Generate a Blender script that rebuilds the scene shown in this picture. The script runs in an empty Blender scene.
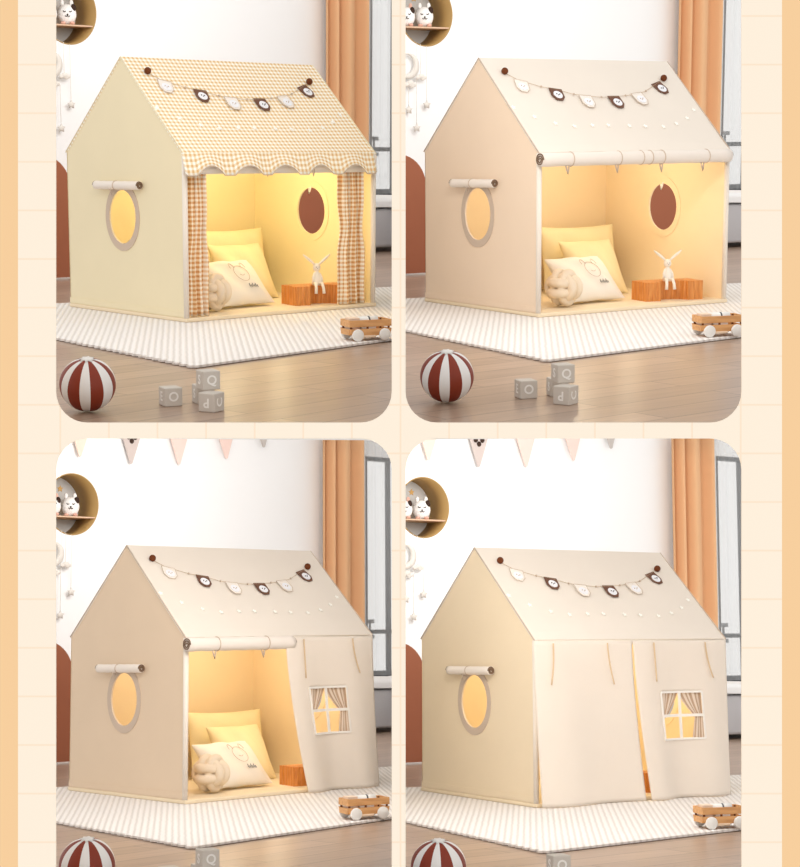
import bpy, bmesh, math, random
from mathutils import Matrix, Vector
random.seed(7)
C = bpy.context.scene.collection
PI = math.pi
CAMZ = 3.0
# ---------------------------------------------------------------- camera, world, exposure
sc = bpy.context.scene
cam_data = bpy.data.cameras.new('camera'); cam = bpy.data.objects.new('camera', cam_data); C.objects.link(cam)
cam.location = (0, 0, CAMZ); cam.rotation_euler = (PI/2, 0, 0)
cam_data.sensor_fit = 'HORIZONTAL'; cam_data.sensor_width = 36; cam_data.lens = 1700/800*36
cam_data.clip_end = 200
sc.camera = cam
sc.view_settings.view_transform = 'Standard'; sc.view_settings.look = 'None'
sc.view_settings.exposure = 0; sc.view_settings.gamma = 1
w = bpy.data.worlds.new('world'); sc.world = w; w.use_nodes = True
w.node_tree.nodes['Background'].inputs[0].default_value = (1, .985, .965, 1)
w.node_tree.nodes['Background'].inputs[1].default_value = 1.0
# the four rooms of the display: rotation rows and position of each (all four are built alike)
POSE = {
 1: ([[0.720208,-0.693721,0.00721],[0.684235,0.708567,-0.172494],[0.114554,0.129165,0.984984]],[-1.16532,9.25704,0.6046]),
 2: ([[0.842857,-0.538078,-0.008027],[0.528633,0.83067,-0.174742],[0.100693,0.143039,0.984582]],[0.76336,9.43445,0.64417]),
 3: ([[0.718234,-0.695773,-0.006243],[0.692112,0.713475,0.109246],[-0.071556,-0.082786,0.993995]],[-1.17642,9.26752,-2.0211]),
 4: ([[0.844813,-0.535062,-0.000431],[0.531761,0.839511,0.111582],[-0.059341,-0.094496,0.993755]],[0.73546,9.21281,-2.0287])}
ROOM = {}
for k, (R, t) in POSE.items():
    ROOM[k] = Matrix([R[0]+[t[0]], R[1]+[t[1]], R[2]+[t[2]+CAMZ], [0, 0, 0, 1]])
TENTNAME = {1: 'gingham tent', 2: 'wide-open plain tent', 3: 'half-open tent', 4: 'closed tent'}
# unseen fill lights added to each room, and the warm lamp inside each tent
LAMP = {1: (32, 2.6, 7, 10), 2: (30, 1.2, 5.5, 20), 3: (44, 14, 6.5, 14), 4: (44, 5.5, 7, 24)}
def area(room, loc, target, size, power, color):
    l = bpy.data.lights.new('fill_light', 'AREA'); l.shape = 'DISK'; l.size = size; l.energy = power; l.color = color
    o = bpy.data.objects.new('fill_light', l); C.objects.link(o)
    d = (Vector(target)-Vector(loc)).normalized()
    o.matrix_world = ROOM[room] @ (Matrix.Translation(loc) @ d.to_track_quat('-Z', 'Y').to_matrix().to_4x4())
def point(room, loc, power, color, r=.06):
    l = bpy.data.lights.new('tent_light', 'POINT'); l.energy = power; l.color = color; l.shadow_soft_size = r
    o = bpy.data.objects.new('tent_light', l); C.objects.link(o); o.matrix_world = ROOM[room] @ Matrix.Translation(loc)
for k in ROOM:
    a, b, c, g = LAMP[k]
    area(k, (-1.15, -1.5, 1.98), (.0, .45, .6), .35, g, (1, .96, .90))        # lights the gable side
    area(k, (2.2, 2.3, 2.5), (2.9, 4.6, 1.3), 1.2, a, (1, .985, .96))       # lights the back wall
    area(k, (-.3, -.9, 2.12) if k < 3 else (-.4, -1.7, 2.0), (.7, .4, .45), .9 if k < 3 else .4, b, (1, .97, .93))           # lights the tent front and floor
    tc = (1, .91, .60) if k == 1 else (1, .89, .66)
    point(k, (.72, .55, .98), c, tc)
    point(k, (1.0, .4, .62), c*.25, tc)

# ---------------------------------------------------------------- materials
def lin(c):
    return tuple(((v/255)/12.92 if v/255 <= .04045 else ((v/255+.055)/1.055)**2.4) for v in c)+(1,)
MAT = {}
def mat(name, col, rough=.8, bump=0, scale=60, vary=0, vscale=3, metal=0, sss=0, spec=.3):
    if name in MAT: return MAT[name]
    m = bpy.data.materials.new(name); m.use_nodes = True; n = m.node_tree.nodes; L = m.node_tree.links
    b = n['Principled BSDF']; b.inputs['Base Color'].default_value = lin(col); b.inputs['Roughness'].default_value = rough
    b.inputs['Metallic'].default_value = metal; b.inputs['Specular IOR Level'].default_value = spec
    tc = n.new('ShaderNodeTexCoord')
    if vary:
        t = n.new('ShaderNodeTexNoise'); t.inputs['Scale'].default_value = vscale; t.inputs['Detail'].default_value = 4
        r = n.new('ShaderNodeMix'); r.data_type = 'RGBA'
        r.inputs[6].default_value = tuple(v*(1-vary) for v in lin(col)[:3])+(1,); r.inputs[7].default_value = tuple(min(1, v*(1+vary)) for v in lin(col)[:3])+(1,)
        L.new(tc.outputs['Object'], t.inputs['Vector']); L.new(t.outputs['Fac'], r.inputs[0]); L.new(r.outputs[2], b.inputs['Base Color'])
    if bump:
        t = n.new('ShaderNodeTexNoise'); t.inputs['Scale'].default_value = scale; t.inputs['Detail'].default_value = 3
        bp = n.new('ShaderNodeBump'); bp.inputs['Strength'].default_value = bump; bp.inputs['Distance'].default_value = .01
        L.new(tc.outputs['Object'], t.inputs['Vector']); L.new(t.outputs['Fac'], bp.inputs['Height']); L.new(bp.outputs['Normal'], b.inputs['Normal'])
    MAT[name] = m; return m
def cloth(name, col, bump=.25, scale=7, trans=.0):
    """soft fabric: a little translucent, with a gentle wrinkle and a fine weave"""
    if name in MAT: return MAT[name]
    m = mat(name, col, .9, bump, scale, .03, 4, spec=.15)
    if trans:
        n = m.node_tree.nodes; L = m.node_tree.links; b = n['Principled BSDF']; out = n['Material Output']
        tr = n.new('ShaderNodeBsdfTranslucent'); tr.inputs[0].default_value = lin(col); mx = n.new('ShaderNodeMixShader'); mx.inputs[0].default_value = trans
        L.new(b.outputs[0], mx.inputs[1]); L.new(tr.outputs[0], mx.inputs[2]); L.new(mx.outputs[0], out.inputs[0])
    return m
def gingham(name, white, dark, mid, cell):
    m = bpy.data.materials.new(name); m.use_nodes = True; n = m.node_tree.nodes; L = m.node_tree.links
    b = n['Principled BSDF']; b.inputs['Roughness'].default_value = .9; b.inputs['Specular IOR Level'].default_value = .15
    uv = n.new('ShaderNodeUVMap'); sp = n.new('ShaderNodeSeparateXYZ'); L.new(uv.outputs[0], sp.inputs[0])
    out = []
    for i in (0, 1):
        a = n.new('ShaderNodeMath'); a.operation = 'MULTIPLY'; a.inputs[1].default_value = 1/cell; L.new(sp.outputs[i], a.inputs[0])
        f = n.new('ShaderNodeMath'); f.operation = 'FRACT'; L.new(a.outputs[0], f.inputs[0])
        g = n.new('ShaderNodeMath'); g.operation = 'GREATER_THAN'; g.inputs[1].default_value = .5; L.new(f.outputs[0], g.inputs[0]); out.append(g)
    s = n.new('ShaderNodeMath'); s.operation = 'ADD'; L.new(out[0].outputs[0], s.inputs[0]); L.new(out[1].outputs[0], s.inputs[1])
    h = n.new('ShaderNodeMath'); h.operation = 'MULTIPLY'; h.inputs[1].default_value = .5; L.new(s.outputs[0], h.inputs[0])
    r = n.new('ShaderNodeValToRGB'); e = r.color_ramp.elements; e[0].color = lin(white); e[0].position = 0; e[1].color = lin(dark); e[1].position = 1
    k = e.new(.5); k.color = lin(mid); L.new(h.outputs[0], r.inputs[0]); L.new(r.outputs[0], b.inputs['Base Color'])
    MAT[name] = m; return m
def sheer(name, col, alpha):
    m = bpy.data.materials.new(name); m.use_nodes = True; n = m.node_tree.nodes; L = m.node_tree.links
    b = n['Principled BSDF']; b.inputs['Base Color'].default_value = lin(col); b.inputs['Roughness'].default_value = .9
    t = n.new('ShaderNodeBsdfTransparent'); mx = n.new('ShaderNodeMixShader'); mx.inputs[0].default_value = alpha
    tl = n.new('ShaderNodeBsdfTranslucent'); tl.inputs[0].default_value = lin(col); m2 = n.new('ShaderNodeMixShader'); m2.inputs[0].default_value = .6
    L.new(b.outputs[0], m2.inputs[1]); L.new(tl.outputs[0], m2.inputs[2]); L.new(t.outputs[0], mx.inputs[1]); L.new(m2.outputs[0], mx.inputs[2]); L.new(mx.outputs[0], n['Material Output'].inputs[0])
    MAT[name] = m; return m
def glass(name):
    m = bpy.data.materials.new(name); m.use_nodes = True; n = m.node_tree.nodes; L = m.node_tree.links
    t = n.new('ShaderNodeBsdfTransparent'); g = n.new('ShaderNodeBsdfGlossy'); g.inputs['Roughness'].default_value = .03
    mx = n.new('ShaderNodeMixShader'); mx.inputs[0].default_value = .08; n.remove(n['Principled BSDF'])
    L.new(t.outputs[0], mx.inputs[1]); L.new(g.outputs[0], mx.inputs[2]); L.new(mx.outputs[0], n['Material Output'].inputs[0])
    MAT[name] = m; return m
def wood_floor():
    m = bpy.data.materials.new('plank_floor'); m.use_nodes = True; n = m.node_tree.nodes; L = m.node_tree.links
    b = n['Principled BSDF']; b.inputs['Roughness'].default_value = .30; b.inputs['Specular IOR Level'].default_value = .3
    tc = n.new('ShaderNodeTexCoord'); mp = n.new('ShaderNodeMapping'); mp.inputs['Rotation'].default_value = (0, 0, -.10); L.new(tc.outputs['Object'], mp.inputs[0])
    br = n.new('ShaderNodeTexBrick'); br.inputs['Scale'].default_value = 1; br.inputs['Brick Width'].default_value = 1.25; br.inputs['Row Height'].default_value = .17
    br.inputs['Mortar Size'].default_value = .003; br.inputs['Color1'].default_value = lin((188, 162, 142)); br.inputs['Color2'].default_value = lin((170, 145, 126)); br.inputs['Mortar'].default_value = lin((122, 98, 82))
    L.new(mp.outputs[0], br.inputs['Vector'])
    m2 = n.new('ShaderNodeMapping'); m2.inputs['Scale'].default_value = (1.2, 16, 1); m2.inputs['Rotation'].default_value = (0, 0, -.10); L.new(tc.outputs['Object'], m2.inputs[0])
    t = n.new('ShaderNodeTexNoise'); t.inputs['Scale'].default_value = 2.2; t.inputs['Detail'].default_value = 5; L.new(m2.outputs[0], t.inputs['Vector'])
    mx = n.new('ShaderNodeMix'); mx.data_type = 'RGBA'; mx.blend_type = 'MULTIPLY'; mx.inputs[0].default_value = .45
    rr = n.new('ShaderNodeValToRGB'); rr.color_ramp.elements[0].position = .3; rr.color_ramp.elements[0].color = (.6, .57, .54, 1); rr.color_ramp.elements[1].position = .7
    L.new(t.outputs['Fac'], rr.inputs[0]); L.new(br.outputs[0], mx.inputs[6]); L.new(rr.outputs[0], mx.inputs[7]); L.new(mx.outputs[2], b.inputs['Base Color'])
    MAT['plank_floor'] = m; return m
def wood(name, c1, c2, scale=(2, 30, 30), rough=.5):
    m = bpy.data.materials.new(name); m.use_nodes = True; n = m.node_tree.nodes; L = m.node_tree.links
    b = n['Principled BSDF']; b.inputs['Roughness'].default_value = rough
    tc = n.new('ShaderNodeTexCoord'); mp = n.new('ShaderNodeMapping'); mp.inputs['Scale'].default_value = scale; L.new(tc.outputs['Object'], mp.inputs[0])
    t = n.new('ShaderNodeTexNoise'); t.inputs['Scale'].default_value = 3; L.new(mp.outputs[0], t.inputs['Vector'])
    r = n.new('ShaderNodeValToRGB'); r.color_ramp.elements[0].color = lin(c1); r.color_ramp.elements[0].position = .35; r.color_ramp.elements[1].color = lin(c2); r.color_ramp.elements[1].position = .65
    L.new(t.outputs['Fac'], r.inputs[0]); L.new(r.outputs[0], b.inputs['Base Color']); MAT[name] = m; return m
def rug_mat():
    m = bpy.data.materials.new('rug_wool'); m.use_nodes = True; n = m.node_tree.nodes; L = m.node_tree.links
    b = n['Principled BSDF']; b.inputs['Roughness'].default_value = .95; b.inputs['Specular IOR Level'].default_value = .1
    tc = n.new('ShaderNodeTexCoord'); wv = n.new('ShaderNodeTexWave'); wv.wave_type = 'BANDS'; wv.bands_direction = 'X'; wv.inputs['Scale'].default_value = 10.5; wv.inputs['Distortion'].default_value = .6; wv.inputs['Detail'].default_value = 1
    w2 = n.new('ShaderNodeTexWave'); w2.bands_direction = 'Y'; w2.inputs['Scale'].default_value = 7; w2.inputs['Distortion'].default_value = 1.0
    mp = n.new('ShaderNodeMapping'); mp.inputs['Rotation'].default_value = (0, 0, math.radians(36.7)); L.new(tc.outputs['Object'], mp.inputs[0])
    L.new(mp.outputs[0], wv.inputs['Vector']); L.new(mp.outputs[0], w2.inputs['Vector'])
    ad = n.new('ShaderNodeMath'); ad.operation = 'MULTIPLY_ADD'; ad.inputs[1].default_value = .25; L.new(w2.outputs['Fac'], ad.inputs[0]); L.new(wv.outputs['Fac'], ad.inputs[2])
    r = n.new('ShaderNodeValToRGB'); r.color_ramp.elements[0].color = lin((216, 209, 203)); r.color_ramp.elements[0].position = .0; r.color_ramp.elements[1].color = lin((243, 238, 234)); r.color_ramp.elements[1].position = .75
    L.new(ad.outputs[0], r.inputs[0]); L.new(r.outputs[0], b.inputs['Base Color'])
    bp = n.new('ShaderNodeBump'); bp.inputs['Strength'].default_value = .45; bp.inputs['Distance'].default_value = .008; L.new(ad.outputs[0], bp.inputs['Height']); L.new(bp.outputs[0], b.inputs['Normal'])
    MAT['rug_wool'] = m; return m
def board_mat():
    m = bpy.data.materials.new('grid_paper_board'); m.use_nodes = True; n = m.node_tree.nodes; L = m.node_tree.links
    b = n['Principled BSDF']; b.inputs['Roughness'].default_value = 1; b.inputs['Specular IOR Level'].default_value = 0
    tc = n.new('ShaderNodeTexCoord'); sp = n.new('ShaderNodeSeparateXYZ'); L.new(tc.outputs['Object'], sp.inputs[0])
    cell = 48.6*PXM
    res = []
    for i, off in ((0, (60.3-400)*PXM), (2, (16-433.5)*-PXM)):
        a = n.new('ShaderNodeMath'); a.operation = 'SUBTRACT'; a.inputs[1].default_value = off-cell*40-.5*cell; L.new(sp.outputs[i], a.inputs[0])
        d = n.new('ShaderNodeMath'); d.operation = 'DIVIDE'; d.inputs[1].default_value = cell; L.new(a.outputs[0], d.inputs[0])
        f = n.new('ShaderNodeMath'); f.operation = 'FRACT'; L.new(d.outputs[0], f.inputs[0])
        s = n.new('ShaderNodeMath'); s.operation = 'SUBTRACT'; s.inputs[1].default_value = .5; L.new(f.outputs[0], s.inputs[0])
        ab = n.new('ShaderNodeMath'); ab.operation = 'ABSOLUTE'; L.new(s.outputs[0], ab.inputs[0])
        g = n.new('ShaderNodeMath'); g.operation = 'LESS_THAN'; g.inputs[1].default_value = .018; L.new(ab.outputs[0], g.inputs[0]); res.append(g)
    mx = n.new('ShaderNodeMath'); mx.operation = 'MAXIMUM'; L.new(res[0].outputs[0], mx.inputs[0]); L.new(res[1].outputs[0], mx.inputs[1])
    c = n.new('ShaderNodeMix'); c.data_type = 'RGBA'; c.inputs[6].default_value = lin((255, 242, 224)); c.inputs[7].default_value = lin((253, 233, 209))
    L.new(mx.outputs[0], c.inputs[0]); L.new(c.outputs[2], b.inputs['Base Color']); return m
YB = 5.95; PXM = YB/1700
M_wall = mat('white_wall', (246, 246, 246), .9, .05, 40)
M_edge = mat('slab_side', (200, 170, 145), .8)
M_floor = wood_floor(); M_rug = rug_mat()
M_rope = mat('rope', (196, 170, 140), .9)
M_metal = mat('dark_frame', (70, 72, 76), .4)
M_letter = mat('letter_paint', (246, 243, 238), .6)
M_block = mat('block_grey', (210, 202, 192), .7, .05, 80, .04, 12)
M_oak = wood('toy_wood', (205, 148, 92), (226, 172, 114), (3, 20, 20))
M_stool = wood('stool_wood', (206, 128, 58), (228, 154, 82), (30, 30, 3), .45)
M_white = mat('white_paint', (240, 238, 234), .5)

# ---------------------------------------------------------------- mesh helpers
def tag(o, label=None, cat=None, group=None, kind=None):
    if label: o['label'] = label
    if cat: o['category'] = cat
    if group: o['group'] = group
    if kind: o['kind'] = kind
    return o
def obj(name, bm, m, parent=None, smooth=False, mats=None):
    me = bpy.data.meshes.new(name); bmesh.ops.recalc_face_normals(bm, faces=bm.faces); bm.to_mesh(me); bm.free()
    for x in (mats or [m]): me.materials.append(x)
    if smooth:
        for p in me.polygons: p.use_smooth = True
    o = bpy.data.objects.new(name, me); C.objects.link(o)
    if parent: o.parent = parent
    return o
def empty(name, room, loc=(0, 0, 0), rz=0):
    o = bpy.data.objects.new(name, None); C.objects.link(o); o.empty_display_size = .1
    o.matrix_world = ROOM[room] @ Matrix.Translation(loc) @ Matrix.Rotation(rz, 4, 'Z'); return o
def put(o, room, loc=(0, 0, 0), rz=0):
    o.matrix_world = ROOM[room] @ Matrix.Translation(loc) @ Matrix.Rotation(rz, 4, 'Z'); return o
def copy_tree(o, parent=None):
    c = o.copy(); C.objects.link(c)
    if parent: c.parent = parent
    for ch in [x for x in bpy.data.objects if x.parent == o]: copy_tree(ch, c)
    return c
def move(bm, verts, mtx): bmesh.ops.transform(bm, matrix=mtx, verts=verts)
def box(bm, x0, x1, y0, y1, z0, z1, bev=0):
    r = bmesh.ops.create_cube(bm, size=1, matrix=Matrix.Translation(((x0+x1)/2, (y0+y1)/2, (z0+z1)/2)) @ Matrix.Diagonal((x1-x0, y1-y0, z1-z0, 1)))
    if bev:
        es = list({e for v in r['verts'] for e in v.link_edges}); bmesh.ops.bevel(bm, geom=es, offset=bev, segments=2, affect='EDGES', profile=.5)
    return bm
def nb(*a, **k): return box(bmesh.new(), *a, **k)
def tube(bm, pts, r, seg=8, caps=True, closed=False):
    pts = [Vector(p) for p in pts]; n = len(pts); rings = []; prev = None
    for i, p in enumerate(pts):
        a = pts[(i-1) % n] if (closed or i > 0) else p; b = pts[(i+1) % n] if (closed or i < n-1) else p
        d = (b-a).normalized()
        if prev is None:
            up = Vector((0, 0, 1)) if abs(d.z) < .9 else Vector((1, 0, 0)); s = d.cross(up).normalized()
        else: s = (prev-d*prev.dot(d)).normalized()
        prev = s; t = d.cross(s); rr = r[i] if isinstance(r, (list, tuple)) else r
        rings.append([bm.verts.new(p+(s*math.cos(2*PI*k/seg)+t*math.sin(2*PI*k/seg))*rr) for k in range(seg)])
    m = n if closed else n-1
    for i in range(m):
        A, B = rings[i], rings[(i+1) % n]
        for k in range(seg): bm.faces.new((A[k], A[(k+1) % seg], B[(k+1) % seg], B[k]))
    if caps and not closed: bm.faces.new(rings[0][::-1]); bm.faces.new(rings[-1])
    return bm
def ball(bm, c, r, sc3=(1, 1, 1), u=16, v=10):
    bmesh.ops.create_uvsphere(bm, u_segments=u, v_segments=v, radius=r, matrix=Matrix.Translation(c) @ Matrix.Diagonal((*sc3, 1))); return bm
def ell(cx, cy, rx, ry, n=32): return [(cx+rx*math.cos(2*PI*i/n), cy+ry*math.sin(2*PI*i/n)) for i in range(n)]
def plate(outer, holes, th, fn):
    """flat sheet with holes; fn maps (a, b, depth) to 3D, depth runs 0..th"""
    bm = bmesh.new(); loops = []
    for lp in [outer]+holes:
        vs = [bm.verts.new((a, b, 0)) for a, b in lp]; loops.append(vs)
        for i in range(len(vs)): bm.edges.new((vs[i], vs[(i+1) % len(vs)]))
    bmesh.ops.triangle_fill(bm, use_beauty=True, edges=bm.edges[:], normal=(0, 0, 1))
    g = bmesh.ops.extrude_face_region(bm, geom=bm.faces[:])
    bmesh.ops.translate(bm, verts=[v for v in g['geom'] if isinstance(v, bmesh.types.BMVert)], vec=(0, 0, th))
    for v in bm.verts: v.co = Vector(fn(*v.co))
    return bm
def surf(fn, us, vs, skip=None, th=0, uvf=None):
    bm = bmesh.new(); uvl = bm.loops.layers.uv.new('UVMap')
    g = [[bm.verts.new(fn(u, v)) for v in vs] for u in us]
    for i in range(len(us)-1):
        for j in range(len(vs)-1):
            if skip and skip((us[i]+us[i+1])/2, (vs[j]+vs[j+1])/2): continue
            f = bm.faces.new((g[i][j], g[i+1][j], g[i+1][j+1], g[i][j+1]))
            for l, (a, b) in zip(f.loops, ((i, j), (i+1, j), (i+1, j+1), (i, j+1))):
                l[uvl].uv = uvf(us[a], vs[b]) if uvf else (us[a], vs[b])
    for v in [v for v in bm.verts if not v.link_faces]: bm.verts.remove(v)
    return bm
def solid(o, th, off=0):
    m = o.modifiers.new('thickness', 'SOLIDIFY'); m.thickness = th; m.offset = off; return o
def rng(a, b, n): return [a+(b-a)*i/(n-1) for i in range(n)]
def clip(o, planes):
    """trim a mesh in place by world planes (point, normal to keep)"""
    bm = bmesh.new(); bm.from_mesh(o.data); M = o.matrix_world; Mi = M.inverted(); closed = not any(e.is_boundary for e in bm.edges)
    for p, nrm in planes:
        pl = Mi @ Vector(p); nl = (M.to_3x3().transposed() @ Vector(nrm)).normalized()
        bmesh.ops.bisect_plane(bm, geom=bm.verts[:]+bm.edges[:]+bm.faces[:], plane_co=pl, plane_no=nl, clear_inner=True)
        es = [e for e in bm.edges if e.is_boundary]
        if es and closed: bmesh.ops.holes_fill(bm, edges=es)
    bmesh.ops.recalc_face_normals(bm, faces=bm.faces); bm.to_mesh(o.data); bm.free(); return o
def planes(room, gap=.012):
    s = -1 if room in (1, 3) else 1
    return [((s*gap, 0, 0), (s, 0, 0)), ((0, YB+.03, 0), (0, 1, 0))]

# ---------------------------------------------------------------- display front: board with four rounded openings, side strips, partition
def px(x, y): return ((x-400)*PXM, -(y-433.5)*PXM)
def rrect(x0, x1, y0, y1, r):
    pts = []
    for cx, cy, a0 in ((x1-r, y0+r, -PI/2), (x1-r, y1-r, 0), (x0+r, y1-r, PI/2), (x0+r, y0+r, PI)):
        for i in range(9):
            a = a0+PI/2*i/8; pts.append(px(cx+r*math.cos(a), cy+r*math.sin(a)))
    return pts
holes = [rrect(56, 391.7, -48, 422.5, 31), rrect(405.6, 741.5, -48, 422.5, 31), rrect(56, 391.7, 438.5, 909, 31), rrect(405.6, 741.5, 438.5, 909, 31)]
bm = plate([px(18, -90), px(782, -90), px(782, 950), px(18, 950)], holes, .005, lambda a, b, d: (a, d, b))
o = obj('wall_front', bm, board_mat()); o.location = (0, YB, CAMZ); tag(o, 'cream grid-paper board with four rounded openings', kind='structure')
M_peach = mat('peach_strip', (248, 209, 161), 1, spec=0)
for i, (a, b) in enumerate(((-40, 18), (782, 840))):
    x0, z1 = px(a, -90); x1, z0 = px(b, 950)
    o = obj('trim_%d' % (i+1), nb(x0, x1, 0, .006, z0, z1), M_peach); o.location = (0, YB, CAMZ); tag(o, kind='structure')
o = obj('wall_partition', nb(-.006, .006, YB+.03, 15.5, -2.6, 4.2), M_wall); o.location = (0, 0, CAMZ); tag(o, kind='structure')

# ---------------------------------------------------------------- room shells
NX = {1: 0, 2: 0, 3: -.045, 4: -.028}     # the niche sits a little differently in each room
WY = 4.6; FZ = .014
def shell(k):
    M = ROOM[k]; P = planes(k); right = k in (2, 4)
    f = put(obj('floor', nb(-4.5, 9, -5, 8.0, -.02-FZ, -FZ), M_floor), k); tag(f, kind='structure')
    lim = [((-3.4, 0, 0), (1, 0, 0))] if not right else [((3.4, 0, 0), (-1, 0, 0))]
    clip(f, P+lim)
    u = put(obj('bounce_slab', nb(-4.5, 9, -5, 8.0, -.032-FZ, -.021-FZ), M_wall), k); tag(u, kind='structure'); clip(u, P+lim)  # white slab added unseen under the floor to bounce light downward
    top = 2.85; H = 2.3
    win = (5.64, 6.25)
    bm = plate([(-1, -FZ), (7.0, -FZ), (7.0, top), (-1, top)], [[(win[0], .44), (win[1], .44), (win[1], H+.3), (win[0], H+.3)], ell(2.31+NX[k], 1.98, .262, .262, 64)], .1, lambda a, b, d: (a, WY+d, b))
    wl = put(obj('wall_back', bm, M_wall), k); tag(wl, kind='structure'); clip(wl, P+lim)
    bb = put(obj('baseboard_back', nb(-1, 7, WY-.015, WY, 0, .08), M_white), k); tag(bb, kind='structure'); clip(bb, P+lim)
    fr = bmesh.new()
    box(fr, win[0], win[0]+.045, WY+.02, WY+.07, .44, 2.6); box(fr, win[0], win[1], WY+.02, WY+.07, .44, .50); box(fr, win[0], win[1], WY+.02, WY+.07, 2.56, 2.6); box(fr, win[1]-.04, win[1], WY+.02, WY+.07, .44, 2.6)
    box(fr, 5.97, 6.0, WY+.02, WY+.07, .44, 2.6); box(fr, win[0], win[1], WY+.02, WY+.07, .86, .90)
    wn = put(obj('window_1', fr, M_metal), k); tag(wn, kind='structure')
    g = obj('window_glass', nb(win[0]+.04, win[1]-.04, WY+.04, WY+.045, .5, 2.56), MAT.get('glass') or glass('glass'), wn)
    clip(wn, P+lim)
    bpy.context.view_layer.update(); clip(g, P+lim)
    return f
SHELL = {k: shell(k) for k in ROOM}

# ---------------------------------------------------------------- outdoors behind the windows: railing and bare trees
def outdoors(k):
    r = bmesh.new(); box(r, 5.7, 6.6, 5.5, 5.54, .96, 1.0); box(r, 5.7, 6.6, 5.5, 5.54, .80, .84)
    for i in range(12): box(r, 5.72+i*.075, 5.735+i*.075, 5.51, 5.53, 0, .98)
    o = put(obj('balcony_railing', r, M_metal), k); clip(o, planes(k)); tag(o, 'dark balcony railing outside the window behind the '+TENTNAME[k], 'railing', 'balcony railings')
    rd = random.Random(3); t = bmesh.new()
    def br(p, d, ln, rad, lev):
        q = p+d*ln; tube(t, [p, (p+q)/2+Vector((rd.uniform(-.03, .03), 0, rd.uniform(-.02, .02))), q], [rad, rad*.8, rad*.6], 5)
        if lev:
            for _ in range(3):
                nd = (d+Vector((rd.uniform(-.8, .8), rd.uniform(-.5, .5), rd.uniform(-.2, .7)))).normalized(); br(q, nd, ln*.68, rad*.6, lev-1)
    br(Vector((6.45, 6.6, 0)), Vector((.0, 0, 1)), 1.0, .030, 5)
    o = put(obj('bare_tree', t, mat('bark', (128, 126, 124), .9)), k); clip(o, planes(k)); tag(o, 'bare winter tree outside the window behind the '+TENTNAME[k], 'tree', 'bare trees outside')
for k in ROOM: outdoors(k)

# ---------------------------------------------------------------- curtains
def drape(x0, x1, y, z0, z1, folds, amp, seed=0, n=140):
    rd = random.Random(seed); ph = [rd.uniform(-.5, .5) for _ in range(8)]
    def fn(u, v):
        a = u*folds*2*PI+.9*math.sin(u*7+ph[0]*4)
        return (x0+(x1-x0)*u+.006*math.sin(a*.5), y+amp*math.sin(a)+amp*.18*math.sin(2*a+ph[1]*6), z0+(z1-z0)*v)
    return surf(fn, rng(0, 1, n), rng(0, 1, 8))
M_orange = cloth('orange_curtain', (232, 184, 140), .05, 20)
M_sheer = sheer('sheer_grey', (236, 238, 238), .34)
def curtains(k):
    o = put(obj('window_curtain', drape(4.975, 5.52, WY-.12, .03, 2.80, 3.2, .052, 4), M_orange, smooth=True), k); solid(o, .004)
    clip(o, planes(k)[:1]) ; tag(o, 'pleated apricot orange curtain hanging behind the '+TENTNAME[k], 'curtain', 'orange curtains')
    o = put(obj('sheer_curtain', drape(5.53, 6.3, WY-.07, .46, 2.80, 8, .012, 5), M_sheer, smooth=True), k)
    clip(o, planes(k)[:1]); tag(o, 'thin grey sheer curtain over the window behind the '+TENTNAME[k], 'curtain', 'sheer curtains')
    r = put(obj('curtain_rod', tube(bmesh.new(), [(4.90, WY-.08, 2.825), (6.3, WY-.08, 2.825)], .012), M_metal), k); clip(r, planes(k)[:1])
    for x in (4.92,): box_bm = nb(x, x+.02, WY-.09, WY, 2.82, 2.835); b = obj('bracket', box_bm, M_metal, r)
    tag(r, 'dark curtain rod high on the wall behind the '+TENTNAME[k], 'curtain rod', 'curtain rods')
for k in ROOM: curtains(k)

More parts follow.
